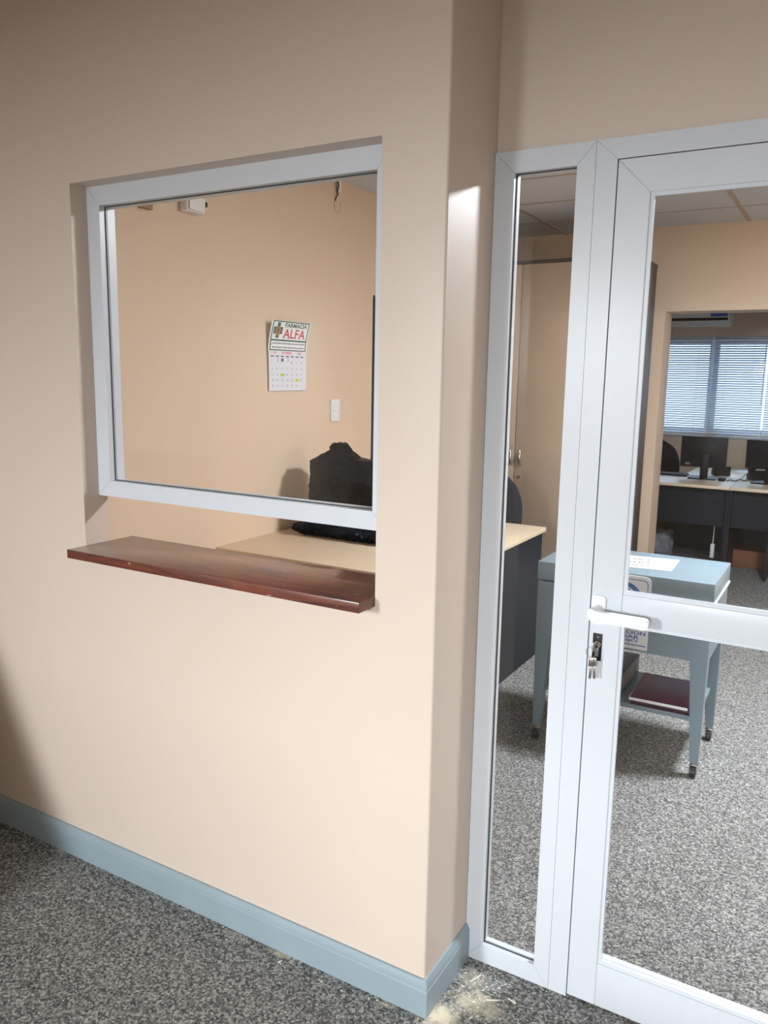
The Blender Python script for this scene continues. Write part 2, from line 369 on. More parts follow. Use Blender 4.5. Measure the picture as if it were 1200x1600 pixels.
# door_1: frame and leaf
t = thing('door_1', 'white aluminium glazed door with a mid rail, lever handle and keys in its lock', 'door', (0.75, D, 0), kind='structure')
fr = bm_new(); x0, x1, g = 0.2398, 1.26, 0.0004
add_poly_prism(fr, [(x0, 0), (x0+0.0475, 0), (x0+0.0475, 2.056-g), (x0, 2.10-g)], 'y', D, D+0.06)
add_poly_prism(fr, [(x1, 0), (x1, 2.10-g), (x1-0.0475, 2.056-g), (x1-0.0475, 0)], 'y', D, D+0.06)
add_poly_prism(fr, [(x0+g, 2.10), (x0+0.0475+g, 2.056), (x1-0.0475-g, 2.056), (x1-g, 2.10)], 'y', D, D+0.06)
part('door_frame', fr, 'white_alu', t)
part('door_stop', add_poly_prism(add_poly_prism(bm_new(), [(x0+0.03, 0), (x0+0.075, 0), (x0+0.075, 2.03), (x0+0.03, 2.03)], 'y', D+0.046, D+0.0595), [(x0+0.03, 2.031), (x1-0.03, 2.031), (x1-0.03, 2.06), (x0+0.03, 2.06)], 'y', D+0.046, D+0.0595), 'gasket', t)
lx0, lx1 = 0.2905, 1.2095; LY0, LY1 = D-0.002, D+0.044
s0, s1 = 0.3621, lx1-0.0716
gp = 0.0004
lt_ = 2.0535
def bev_prism(pts):
    m = add_poly_prism(bm_new(), pts, 'y', LY0, LY1); bmesh.ops.bevel(m, geom=list(m.edges), offset=0.0012, segments=2, affect='EDGES'); return m
part('stile', bev_prism([(lx0, 0.0094), (s0, 0.0094), (s0, 1.9809), (lx0, lt_-gp)]), 'white_alu', t)
part('stile', bev_prism([(lx1, 0.0094), (lx1, lt_-gp), (s1, 1.9809), (s1, 0.0094)]), 'white_alu', t)
part('rail', bev_prism([(lx0+gp, lt_), (s0+gp, 1.9809), (s1-gp, 1.9809), (lx1-gp, lt_)]), 'white_alu', t)
part('rail', add_box(bm_new(), s0+gp, s1-gp, LY0, LY1, 1.0209, 1.0907, bev=0.0015), 'white_alu', t)
part('rail', add_box(bm_new(), s0+gp, s1-gp, LY0, LY1, 0.0094, 0.1277, bev=0.0015), 'white_alu', t)
for z0, z1 in ((0.1277, 1.0209), (1.0907, 1.9809)):
    glazed(t, s0, s1, z0, z1, D+0.014, D+0.042)
    bd = add_ring(bm_new(), s0-0.001, s1+0.001, z0-0.001, z1+0.001, 0.0095, D+0.003, D+0.0108)
    part('glazing_bead', bd, 'white_alu', t)
# lever handle
def rr(x0, x1, z0, z1, r):
    out = []
    for cx_, cz_, a0 in ((x1-r, z1-r, 0), (x0+r, z1-r, 90), (x0+r, z0+r, 180), (x1-r, z0+r, 270)):
        for i in range(7): a = math.radians(a0+15*i); out.append((cx_+r*math.cos(a), cz_+r*math.sin(a)))
    return out
pl = add_poly_prism(bm_new(), rr(0.2925, 0.3265, 1.012, 1.082, 0.009), 'y', LY0-0.008, LY0)
bmesh.ops.bevel(pl, geom=[e for e in pl.edges if abs(e.verts[0].co.y-e.verts[1].co.y) < 1e-6], offset=0.002, segments=2, affect='EDGES')
hd = part('door_handle', pl, 'white_plastic', t, 'white lever handle on a rounded plate')
lv = bm_new()
prof2 = [(0.300, 1.058), (0.2985, 1.050), (0.3005, 1.041), (0.306, 1.034), (0.315, 1.0315), (0.330, 1.0325), (0.380, 1.0325), (0.428, 1.0315), (0.434, 1.0335), (0.437, 1.039), (0.437, 1.049), (0.434, 1.055), (0.427, 1.057), (0.380, 1.0572), (0.330, 1.0575), (0.316, 1.0595), (0.306, 1.063)]
add_poly_prism(lv, prof2, 'y', LY0-0.062, LY0-0.043)
bmesh.ops.bevel(lv, geom=list(lv.edges), offset=0.0014, segments=2, affect='EDGES')
add_cyl(lv, (0.3115, LY0-0.044, 1.048), (0.3115, LY0-0.006, 1.048), 0.0125)
part('lever', lv, 'white_plastic', hd)
lk = part('lock_plate', box(0.3005, 0.3225, LY0-0.0025, LY0, 0.921, 0.988, bev=0.0008), 'black_plastic', t, 'black lock plate with a steel cylinder')
cy = bm_new(); add_cyl(cy, (0.3125, LY0-0.009, 0.963), (0.3125, LY0-0.002, 0.963), 0.0088); add_box(cy, 0.3078, 0.3172, LY0-0.009, LY0-0.002, 0.932, 0.962, bev=0.003)
part('lock_cylinder', cy, 'chrome', lk)
part('screw', add_cyl(bm_new(), (0.3125, LY0-0.004, 0.980), (0.3125, LY0-0.002, 0.980), 0.0026, 12), 'chrome', lk)
ky = thing('key_ring', 'steel keys on a ring hanging from the door lock', 'keys', (0.311, LY0-0.02, 0.885))
kb = bm_new(); add_box(kb, 0.3085, 0.3105, LY0-0.034, LY0-0.013, 0.951, 0.972, bev=0.0006); add_box(kb, 0.3088, 0.3102, LY0-0.014, LY0-0.009, 0.959, 0.967)
part('key', kb, 'chrome', ky)
rg = [(0.3095+0.004*math.cos(a)*0-0.0045-0.012*math.cos(a), LY0-0.031+0.004*math.cos(a), 0.948-0.012*math.sin(a)) for a in [2*math.pi*i/28 for i in range(28)]]
part('ring', add_tube(bm_new(), rg, 0.0007, 6, close=True), 'chrome', ky)
for dx, tilt in ((-0.001, 0.03), (0.004, -0.05)):
    kb = bm_new(); cx = 0.309+dx
    add_box(kb, cx-0.0055, cx+0.0055, LY0-0.0335+dx, LY0-0.0315+dx, 0.915, 0.936, bev=0.0009); add_box(kb, cx-0.002, cx+0.0035, LY0-0.0333+dx, LY0-0.0317+dx, 0.885, 0.916, bev=0.0003)
    kb.transform(Matrix.Translation((cx, 0, 0.938)) @ Matrix.Rotation(tilt, 4, 'Y') @ Matrix.Translation((-cx, 0, -0.938)))
    part('key', kb, 'chrome', ky)
# doorway_2 opening in the left wall; a dark leaf stands in for the unlit room
t = thing('doorway_2', 'doorway in the peach side wall, its dark leaf standing for the dark room beyond', 'door', (LX-0.1, 3.115, 0), kind='structure')
part('dark_room_fill', box(LX-0.115, LX-0.075, 2.713, 3.517, 0.005, 2.06), 'dark_doorway', t)
part('door_handle', add_tube(bm_new(), [(LX-0.076, 3.44, 1.02), (LX-0.03, 3.44, 1.02), (LX-0.03, 3.33, 1.02)], 0.009, 12), 'chrome', t)
# window_3 far window
t = thing('window_3', 'white framed office window behind the blinds', 'window', (-0.2, FY+0.1, WZ0), kind='structure')
part('frame', add_mitre_frame(bm_new(), WX0, WX1, WZ0, WZ1, 0.05, 0.05, 0.05, 0.05, FY+0.06, FY+0.12), 'white_alu', t)
for x in (-0.49, 0.52):
    part('mullion', box(x-0.045, x+0.045, FY+0.07, FY+0.11, WZ0+0.05, WZ1-0.05), 'white_alu', t)
xs = [WX0+0.05, -0.535, -0.445, 0.475, 0.565, WX1-0.05]
for i in (0, 2, 4): part('pane', box(xs[i], xs[i+1], FY+0.085, FY+0.09, WZ0+0.05, WZ1-0.05), 'glass', t)

# ------------------------------------------------------------------ hatch shelf
sh = solo('hatch_shelf', add_box(bm_new(), OL+0.001, OR-0.001, -0.0705, 0.18, SZ-ST, SZ, bev=0.0015), 'wood', 'varnished red brown wooden counter shelf lying in the hatch opening', 'shelf')

# ------------------------------------------------------------------ reception office
dk = thing('reception_desk', 'maple topped desk with dark navy panels standing against the calendar wall', 'desk', (-1.24, 2.0, 0))
part('worktop', box(-1.8195, -0.66, 1.272, 2.73, 0.725, 0.75, bev=0.002), 'maple', dk)
part('side_panel', box(-0.692, -0.672, 1.30, 2.70, 0.012, 0.725), 'navy', dk)
part('side_panel', box(-1.805, -1.785, 1.30, 2.70, 0.012, 0.725), 'navy', dk)
part('modesty_panel', box(-1.785, -0.692, 1.36, 1.378, 0.25, 0.725), 'navy', dk)

def office_chair(loc, rotz, label, bw=0.44, top=1.0):
    t = thing('office_chair', label, 'chair', loc, rotz, 'black office chairs')
    # backrest at local +y; sitter looks to -y
    bm = bm_new(); n, mrows = 14, 12; fr, bk = [], []
    for side, store in ((0, fr), (1, bk)):
        for j in range(mrows+1):
            v = j/mrows; z = 0.56+(top-0.56)*v
            half = bw/2*(1.0 if v < 0.35 else math.sqrt(max(0.0, 1-((v-0.35)/0.65)**2.4))*1.0)
            half = max(half, 0.04)*(0.86+0.14*min(1, v/0.25))
            row = []
            for i in range(n+1):
                u = 2*i/n-1
                y = 0.20+0.05*v-0.05*(1-u*u)*0+0.045*(-(u*u))+(0.028 if side else -0.028)*math.sqrt(max(0.02, 1-abs(u)**6))
                row.append(bm.verts.new((u*half, y, z+0.012*(1-u*u)*(v > 0.95))))
            store.append(row)
    for st in (fr, bk):
        for j in range(mrows):
            for i in range(n): bm.faces.new((st[j][i], st[j][i+1], st[j+1][i+1], st[j+1][i]))
    for j in range(mrows):
        for i in (0, n): bm.faces.new((fr[j][i], fr[j+1][i], bk[j+1][i], bk[j][i]))
    for i in range(n):
        for j in (0, mrows): bm.faces.new((fr[j][i], fr[j][i+1], bk[j][i+1], bk[j][i]))
    bmesh.ops.recalc_face_normals(bm, faces=bm.faces)
    part('backrest', bm, 'black_fabric', t, local=True, ang=60)
    part('seat', add_box(bm_new(), -0.23, 0.23, -0.25, 0.19, 0.43, 0.50, bev=0.03, seg=4), 'black_fabric', t, local=True)
    part('back_bracket', add_tube(bm_new(), [(0, 0.05, 0.425), (0, 0.22, 0.43), (0, 0.265, 0.50), (0, 0.25, 0.66)], 0.018), 'black_plastic', t, local=True)
    for s in (-1, 1):
        part('armrest', add_tube(bm_new(), [(s*0.2, 0.05, 0.44), (s*0.27, 0.05, 0.46), (s*0.28, 0.05, 0.64), (s*0.275, -0.14, 0.66), (s*0.275, 0.12, 0.655)], [0.014, 0.014, 0.014, 0.02, 0.02]), 'black_plastic', t, local=True)
    part('gas_column', add_cyl(bm_new(), (0, 0, 0.09), (0, 0, 0.43), 0.027), 'black_plastic', t, local=True)
    bs = bm_new(); wheels = []
    for k in range(5):
        a = 2*math.pi*k/5+0.3; e = (0.27*math.cos(a), 0.27*math.sin(a), 0.075)
        add_tube(bs, [(0, 0, 0.105), e], [0.03, 0.016]); wheels.append(e)
    part('star_base', bs, 'black_plastic', t, local=True)
    for e in wheels:
        c = bm_new(); tx = Vector((-e[1], e[0], 0)).normalized()
        add_cyl(c, Vector((e[0], e[1], 0.028))-tx*0.02, Vector((e[0], e[1], 0.028))+tx*0.02, 0.027, 18); add_cyl(c, (e[0], e[1], 0.03), (e[0], e[1], 0.08), 0.007, 8)
        part('caster', c, 'caster', t, local=True)
    return t
office_chair((-1.19, 2.98, 0), math.radians(-3), 'black fabric office chair behind the maple desk, in front of the wardrobe', top=0.985)

wd = thing('wardrobe', 'tall light wood wardrobe with dark brown carcass and two doors', 'wardrobe', (-1.14, 3.9, 0))
cb = bm_new(); add_box(cb, -1.81, -0.47, 3.665, 4.2, 0.0, 2.33); part('carcass', cb, 'dark_brown', wd)
part('top_panel', box(-1.812, -0.466, 3.645, 4.2, 2.330, 2.352, bev=0.002), 'dark_brown', wd)
for xa, xb, hx in ((-1.808, -1.2245, -1.238), (-1.2195, -0.474, -1.170)):
    dr = part('door', box(xa, xb, 3.648, 3.664, 0.06, 2.327, bev=0.001), 'wardrobe', wd)
    s = 1
    pts = [(hx, 3.648, 1.115), (hx-0.005, 3.630, 1.09), (hx-0.010, 3.622, 1.055), (hx-0.010, 3.622, 1.03), (hx-0.004, 3.630, 1.0), (hx, 3.648, 0.985)]
    part('handle', add_tube(bm_new(), pts, [0.003, 0.006, 0.011, 0.012, 0.008, 0.004], 12), 'chrome', dr)
part('lock', add_cyl(bm_new(), (-1.185, 3.640, 0.905), (-1.185, 3.648, 0.905), 0.011), 'chrome', wd)

# ------------------------------------------------------------------ black bin bag on the desk
def bag():
    bm = bm_new(); nx, ny, nz = 96, 16, 88; V = {}
    x0, x1, yc, hy = -1.640, -1.15, 1.92, 0.115
    PR = [(0, 1.138), (0.03, 1.150), (0.18, 1.200), (0.20, 1.222), (0.222, 1.236), (0.255, 1.230), (0.32, 1.190), (0.36, 1.182), (0.44, 1.158), (0.56, 1.150), (1.0, 1.145)]
    def topz(u):
        for (a_, za), (b_, zb) in zip(PR, PR[1:]):
            if u <= b_: return za+(zb-za)*(u-a_)/(b_-a_)
        return PR[-1][1]
    def f(u, v, w):   # u,v in -1..1 (v towards +y), w 0..1
        uu = (u+1)/2; zt = topz(uu); z = 0.7505+w*(zt-0.7505)
        taper = 1-0.62*max(0, w-0.76)/0.24*min(1, uu/0.17)
        roll = math.sin(math.pi*min(1, w/0.2))**0.6 if w < 0.2 else 0.0
        x = x0+uu*(x1-x0)+(u if u < 0 else 0)*(0.012*roll+0.075*(1-w)*min(1, w/0.2)+0.015*max(0, 1-w/0.2))
        y = yc+v*(hy*taper+0.055*roll+0.02*(1-w))
        p = Vector((x*7, y*7, z*7)); q = Vector((x*15, y*15, z*13))
        knot = math.exp(-((uu-0.24)/0.11)**2-((w-0.93)/0.14)**2); base = max(0, 1-w/0.24)
        amp = 0.35+1.6*knot+1.3*base
        vd = noise.voronoi(q)[0]; vd2 = noise.voronoi(q*2.1)[0]
        d = amp*(0.014*(vd[1]-vd[0])+0.008*(vd2[1]-vd2[0])+0.010*noise.fractal(p, 1.0, 2.1, 4)-0.006)
        rid = (1-abs(noise.noise(Vector((x*34+z*12, y*30, z*26-x*10)))))**4; rid2 = (1-abs(noise.noise(Vector((x*60-z*25, y*40, z*48)))))**4
        d += (0.006*rid+0.0035*rid2)*(0.5+knot+base)
        if v < 0 and w > 0.15:      # the slack sheet folds back along a diagonal crease below the left shoulder
            t_ = (1.0-w)/0.75*0.40+0.02-uu
            y += max(0.0, t_)*0.17*(-v)
            ridge = math.exp(-(t_/0.025)**2)*0.008; y += ridge*v
        y += d*v*1.2; x += 0.5*d*u+0.006*noise.noise(p*1.7)*(1-abs(u)*0.5); z += 0.010*noise.noise(Vector((x*22, y*22, 3)))*w*w*(0.3+knot)
        return Vector((x, y, max(z, 0.7505)))
    def key(i, j, k): return (i, j, k)
    def vert(i, j, k):
        if key(i, j, k) not in V: V[(i, j, k)] = bm.verts.new(f(2*i/nx-1, 2*j/ny-1, k/nz))
        return V[(i, j, k)]
    for i in range(nx):
        for j in range(ny):
            for k in (0, nz): bm.faces.new((vert(i, j, k), vert(i+1, j, k), vert(i+1, j+1, k), vert(i, j+1, k)))
    for i in range(nx):
        for k in range(nz):
            for j in (0, ny): bm.faces.new((vert(i, j, k), vert(i+1, j, k), vert(i+1, j, k+1), vert(i, j, k+1)))
    for j in range(ny):
        for k in range(nz):
            for i in (0, nx): bm.faces.new((vert(i, j, k), vert(i, j+1, k), vert(i, j+1, k+1), vert(i, j, k+1)))
    bmesh.ops.recalc_face_normals(bm, faces=bm.faces); return bm
solo('bin_bag', bag(), 'bag', 'black plastic bin bag covering a bulky item on the maple desk', 'bag', ang=70)

# ------------------------------------------------------------------ calendar, switch, fittings on the peach side wall
def wall_pt(u, v, off): return (LX+off, u, v)           # u along +y, v up, off out of the wall
cal = thing('wall_calendar', 'white pharmacy calendar with a green bordered header card on the peach wall', 'calendar', (LX, 1.84, 1.495))
CY0, CW = 1.676, 0.322
def head_off(s): return 0.010+0.032*max(0.0, s)**1.6      # header card curls off the wall towards its top
HB, HT = 1.697, 1.850
def head_pt(a, b, o=0.0):                                # a,b in 0..1 over the card
    return wall_pt(CY0-0.002+a*(CW+0.008), HB+b*(HT-HB), head_off(b)+o)
def sheet(fn, nu, nv, th):
    bm = bm_new(); A = [[bm.verts.new(fn(i/nu, j/nv, 0)) for i in range(nu+1)] for j in range(nv+1)]; B = [[bm.verts.new(fn(i/nu, j/nv, th)) for i in range(nu+1)] for j in range(nv+1)]
    for j in range(nv):
        for i in range(nu):
            bm.faces.new((A[j][i], A[j+1][i], A[j+1][i+1], A[j][i+1])); bm.faces.new((B[j][i], B[j][i+1], B[j+1][i+1], B[j+1][i]))
    for j in range(nv):
        bm.faces.new((A[j][0], B[j][0], B[j+1][0], A[j+1][0])); bm.faces.new((A[j][nu], A[j+1][nu], B[j+1][nu], B[j][nu]))
    for i in range(nu):
        bm.faces.new((A[0][i], A[0][i+1], B[0][i+1], B[0][i])); bm.faces.new((A[nv][i], B[nv][i], B[nv][i+1], A[nv][i+1]))
    bmesh.ops.recalc_face_normals(bm, faces=bm.faces); return bm
hc = part('header_card', sheet(head_pt, 4, 12, 0.0012), 'paper', cal)
PB, PT = 1.495, 1.700
def page_off(a, s): return 0.004+0.004*s+0.012*max(0, 1-s*2.2)**2*max(0, 1-3*a)*0+0.003*(1-s)
def page_pt(a, b, o=0.0):
    return wall_pt(CY0+0.002+a*CW+0.006*(1-b)*max(0, 1-4*a), PB+b*(PT-PB), page_off(a, b)+o)
pg = part('month_pages', sheet(page_pt, 6, 8, 0.004), 'page', cal)
def rect_bm(fn, a0, a1, b0, b1, o, nb=4):
    bm = bm_new(); rows = [[bm.verts.new(fn(a, b0+(b1-b0)*j/nb, o)) for a in (a0, a1)] for j in range(nb+1)]
    for j in range(nb): bm.faces.new((rows[j][0], rows[j][1], rows[j+1][1], rows[j+1][0]))
    return bm
def flat_text(fn, s, a, b, hgt, wid, o, bold=0.0, align='LEFT'):
    """text of height hgt (card units) starting at a,b and stretched to wid card units"""
    bm = text_bm(s, 1.0, 'LEFT', bold, 0.0); xs_ = [v.co.x for v in bm.verts]; ys_ = [v.co.y for v in bm.verts]
    x0_, x1_, y0_, y1_ = min(xs_), max(xs_), min(ys_), max(ys_)
    for v in bm.verts: v.co = Vector(fn(a+(v.co.x-x0_)/(x1_-x0_)*wid, b+(v.co.y-y0_)/(y1_-y0_)*hgt, o))
    return bm
T = 0.0018
bd = bm_new()
for r in ((0.03, 0.97, 0.95, 0.985), (0.03, 0.97, 0.02, 0.055), (0.03, 0.055, 0.02, 0.985), (0.945, 0.97, 0.02, 0.985), (0.03, 0.97, 0.335, 0.385)):
    add_bm(bd, rect_bm(head_pt, *r, T, 8))
part('border', bd, 'green', hc)
cr = bm_new(); add_bm(cr, rect_bm(head_pt, 0.145, 0.225, 0.43, 0.93, T, 8)); add_bm(cr, rect_bm(head_pt, 0.075, 0.295, 0.56, 0.79, T*1.05, 4)); part('cross_emblem', cr, 'green', hc)
cr = bm_new(); vs = [cr.verts.new(head_pt(0.185+0.075*math.cos(a), 0.66+0.15*math.sin(a), T*1.3)) for a in [2*math.pi*i/20 for i in range(20)]]; cr.faces.new(vs)
part('emblem_disc', cr, 'tan_print', hc)
cr = rect_bm(head_pt, 0.172, 0.198, 0.58, 0.76, T*1.5); part('emblem_stem', cr, 'green', hc)
part('lettering', flat_text(head_pt, 'FARMACIA', 0.34, 0.79, 0.14, 0.57, T, 0.03), 'green', hc)
al = flat_text(head_pt, 'ALFA', 0.33, 0.44, 0.30, 0.57, T, 0.014)
for a in (0.325, 0.43, 0.475, 0.63, 0.765, 0.87):
    add_bm(al, rect_bm(head_pt, a-0.004, a+0.05, 0.435, 0.455, T*1.1, 1))
part('lettering', al, 'red', hc)
ln = bm_new(); random.seed(3)
for b, a0, a1 in ((0.235, 0.09, 0.92), (0.105, 0.09, 0.92)):
    a = a0
    while a < a1:
        wdt = random.uniform(0.015, 0.05); add_bm(ln, rect_bm(head_pt, a, min(a+wdt, a1), b, b+0.045, T, 1)); a += wdt+0.012
part('small_print', ln, 'grey_print', hc)
T2 = 0.0046
for nm_, s_, a_, w_ in (('month_title', 'SETIEMBRE', 0.33, 0.27), ('month_number', '09', 0.12, 0.06), ('year_number', '2022', 0.75, 0.11)):
    part(nm_, flat_text(page_pt, s_, a_, 0.915, 0.062, w_, T2, 0.03), 'pink', pg)
bar = bm_new()
for i in range(7): add_bm(bar, rect_bm(page_pt, 0.045+0.132*i, 0.125+0.132*i, 0.845, 0.872, T2, 1))
for i, s in ((1, '('), (3, ')')): add_bm(bar, flat_text(page_pt, s, 0.09+0.132*i, 0.72, 0.10, 0.025, T2, 0.02))
vs = [bar.verts.new(page_pt(0.35+0.03*math.cos(a), 0.77+0.047*math.sin(a), T2)) for a in [2*math.pi*i/16 for i in range(16)]]; bar.faces.new(vs)
part('weekday_bar', bar, 'navy_print', pg)
day = 1
for row in range(5):
    for c in range(7):
        if row == 0 and c < 4 or day > 30: continue
        part('day_number', flat_text(page_pt, str(day), 0.065+0.13*c, 0.655-0.138*row+(0.03 if row == 0 else 0), 0.05, 0.045 if day > 9 else 0.024, T2+0.0003), 'grey_print', pg); day += 1
part('highlight_mark', rect_bm(page_pt, 0.30, 0.41, 0.36, 0.43, T2, 1), 'lime', pg); part('highlight_mark', rect_bm(page_pt, 0.70, 0.82, 0.225, 0.295, T2, 1), 'lime', pg)

sw = solo('light_switch', box(LX, LX+0.010, 2.250, 2.338, 1.315, 1.441, bev=0.002), 'white_plastic', 'white light switch plate on the peach wall right of the calendar', 'light switch')
for z in (1.352, 1.379, 1.406): part('rocker', box(LX+0.010, LX+0.0135, 2.270, 2.318, z-0.011, z+0.011, bev=0.0012), 'white_plastic', sw)
jb = thing('junction_box', 'small white electrical box high on the peach wall under the hatch frame top', 'electrical box', (LX, 1.14, 2.255))
part('housing', box(LX, LX+0.045, 1.085, 1.195, 2.268, 2.335, bev=0.005), 'white_plastic', jb)
part('lid', box(LX+0.045, LX+0.056, 1.092, 1.188, 2.274, 2.329, bev=0.004), 'white_plastic', jb)
part('terminal', box(LX, LX+0.035, 1.196, 1.225, 2.305, 2.325, bev=0.002), 'black_plastic', jb)
solo('wall_bracket', box(LX, LX+0.02, 0.845, 0.915, 2.240, 2.275, bev=0.004), 'tan_stub', 'small tan stub on the peach wall left of the white electrical box', 'bracket')
cb = thing('hanging_cable', 'loose cable end with white connector hanging from the ceiling edge', 'cable', (LX+0.02, 2.28, 2.5))
part('cord', add_tube(bm_new(), [(LX+0.02, 2.285, 2.65), (LX+0.022, 2.292, 2.61), (LX+0.02, 2.280, 2.58), (LX+0.022, 2.282, 2.56), (LX+0.02, 2.265, 2.54), (LX+0.02, 2.262, 2.525)], 0.004, 8), 'black_plastic', cb)
part('connector', box(LX+0.006, LX+0.024, 2.296, 2.314, 2.575, 2.645, bev=0.003), 'white_plastic', cb)
part('wire_loop', add_tube(bm_new(), [(LX+0.02, 2.285+0.033*math.cos(a), 2.505+0.04*math.sin(a)) for a in [2.4+4.6*i/16 for i in range(17)]], 0.0012, 6), 'tan_stub', cb)

# ------------------------------------------------------------------ ceiling lamp of the office
lp = thing('ceiling_lamp', 'round white ceiling lamp above the grey cart', 'ceiling lamp', LAMP_POS)
bm = bm_new(); add_tube(bm, [(LAMP_POS[0], LAMP_POS[1], H-0.0005), (LAMP_POS[0], LAMP_POS[1], H-0.028)], [0.20, 0.195], 40); part('housing', bm, 'white_plastic', lp)
bm = bm_new(); add_tube(bm, [(LAMP_POS[0], LAMP_POS[1], H-0.028), (LAMP_POS[0], LAMP_POS[1], H-0.033)], [0.18, 0.175], 40); part('diffuser', bm, 'lamp', lp)

# ------------------------------------------------------------------ grey cart
CX0, CX1, C0, C1 = -0.325, 0.388, 1.64, 2.085
ct = thing('utility_cart', 'grey metal cart with tapered legs on casters behind the glazed door', 'cart', ((CX0+CX1)/2, 1.86, 0))
part('top_box', box(CX0, CX1, C0, C1, 0.731, 0.81, bev=0.003), 'cart', ct)
part('rim_strip', box(CX1-0.006, CX1+0.006, C0+0.004, C1-0.01, 0.724, 0.734, bev=0.002), 'cart_rim', ct, 'white strip under the right edge of the lid')
def skirt(bm, ya, yb):
    add_poly_prism(bm, [(CX0+0.004, 0.724), (CX0+0.004, 0.50), (CX0+0.068, 0.487), (CX1-0.062, 0.487), (CX1-0.004, 0.50), (CX1-0.004, 0.724)], 'y', ya, yb); return bm
ap = bm_new(); skirt(ap, C0+0.003, C0+0.018); skirt(ap, C1-0.018, C1-0.003)
add_box(ap, CX0+0.004, CX0+0.016, C0+0.018, C1-0.018, 0.49, 0.724); add_box(ap, CX1-0.016, CX1-0.004, C0+0.018, C1-0.018, 0.49, 0.724)
part('apron', ap, 'cart', ct)
for sx in (0, 1):
    for sy in (0, 1):
        xo = CX1-0.004 if sx else CX0+0.004; d = -1 if sx else 1; yo = C1-0.004 if sy else C0+0.004; e = -1 if sy else 1
        bm = bm_new()
        def quad(z, wx, wy, ins): return [(xo+d*ins, yo+e*ins, z), (xo+d*(ins+wx), yo+e*ins, z), (xo+d*(ins+wx), yo+e*(ins+wy), z), (xo+d*ins, yo+e*(ins+wy), z)]
        a = [bm.verts.new(p) for p in quad(0.499, 0.066, 0.06, 0)]; b = [bm.verts.new(p) for p in quad(0.062, 0.033, 0.033, 0.004)]
        bm.faces.new(a); bm.faces.new(b)
        for i in range(4): bm.faces.new((a[i], a[(i+1) % 4], b[(i+1) % 4], b[i]))
        bmesh.ops.recalc_face_normals(bm, faces=bm.faces); bmesh.ops.bevel(bm, geom=list(bm.edges), offset=0.002, segments=2, affect='EDGES')
        part('leg', bm, 'cart', ct)
        cxx, cyy = xo+d*0.020, yo+e*0.020
        fk = bm_new(); add_cyl(fk, (cxx, cyy, 0.050), (cxx, cyy, 0.062), 0.012, 16); add_box(fk, cxx-0.015, cxx+0.015, cyy-0.012, cyy+0.014, 0.047, 0.052, bev=0.001)
        for s in (-1, 1): add_box(fk, cxx+s*0.0135-0.0015, cxx+s*0.0135+0.0015, cyy-0.018, cyy+0.008, 0.016, 0.050)
        cs = part('caster', fk, 'chrome', ct)
        wl = bm_new(); add_cyl(wl, (cxx-0.011, cyy-0.010, 0.0225), (cxx+0.011, cyy-0.010, 0.0225), 0.022, 24); part('wheel', wl, 'caster', cs)
part('lower_shelf', add_box(bm_new(), CX0+0.03, CX1-0.03, C0+0.02, C1-0.02, 0.232, 0.250, bev=0.001), 'cart', ct)

# notice on top of the cart
pa, pb, pc, pd = Vector((-0.105, 1.958, 0.8112)), Vector((0.191, 1.999, 0.8112)), Vector((0.201, 1.768, 0.8112)), Vector((-0.085, 1.728, 0.8112))
def paper_pt(a, b, o=0.0):
    p = pd.lerp(pc, a).lerp(pa.lerp(pb, a), b); return (p.x, p.y, p.z+o)
nt_ = solo('notice_paper', sheet(paper_pt, 2, 2, 0.0006), 'paper', 'white printed notice lying on top of the grey cart', 'notice')
lt = bm_new()
for s, b, a1, wd_ in (('AGUARDE', 0.66, 0.64, 0.52), ('Y SERA', 0.39, 0.66, 0.43), ('ATENDIDO', 0.12, 0.66, 0.58)):
    add_bm(lt, flat_text(paper_pt, s, a1-wd_, b, 0.17, wd_, 0.0009, 0.012))
part('lettering', lt, 'black_print', nt_)
# sign on the cart's front
SX, SZ0, SZ1, HW = 0.038, 0.498, 0.803, 0.115; yf = C0-0.0005
sg = solo('face_mask_sign', add_poly_prism(bm_new(), rr(SX-HW, SX+HW, SZ0, SZ1, 0.026)[:14]+[(SX-HW, SZ0), (SX+HW, SZ0)], 'y', yf-0.004, yf), 'sign_board', 'white and blue mandatory face mask sign on the front of the cart', 'sign')
def ring2(pts_o, pts_i, y0, y1):
    bm = bm_new(); n = len(pts_o)
    L = [[bm.verts.new((p[0], y, p[1])) for p in ps] for y in (y0, y1) for ps in (pts_o, pts_i)]
    for i in range(n):
        j = (i+1) % n
        bm.faces.new((L[0][i], L[0][j], L[1][j], L[1][i])); bm.faces.new((L[2][i], L[3][i], L[3][j], L[2][j])); bm.faces.new((L[0][i], L[2][i], L[2][j], L[0][j])); bm.faces.new((L[1][i], L[1][j], L[3][j], L[3][i]))
    bmesh.ops.recalc_face_normals(bm, faces=bm.faces); return bm
yo_ = yf-0.0046
bl = ring2(rr(SX-HW+0.012, SX+HW-0.012, SZ0+0.100, SZ1-0.014, 0.02), rr(SX-HW+0.015, SX+HW-0.015, SZ0+0.103, SZ1-0.017, 0.018), yo_, yo_+0.0006)
for z in (0.513, 0.5815): add_box(bl, SX-HW+0.006, SX+HW-0.006, yo_, yo_+0.0006, z, z+0.004)
part('border_line', bl, 'blue_print', sg)
circ = lambda r, n=40: [(SX+0.003+r*math.cos(2*math.pi*i/n), SZ1-0.108+r*math.sin(2*math.pi*i/n)) for i in range(n)]
part('blue_disc', add_poly_prism(bm_new(), circ(0.082), 'y', yo_, yo_+0.0006), 'blue_print', sg)
part('white_outline', ring2(circ(0.063), circ(0.057), yo_-0.0006, yo_), 'sign_board', sg)
lt = bm_new()
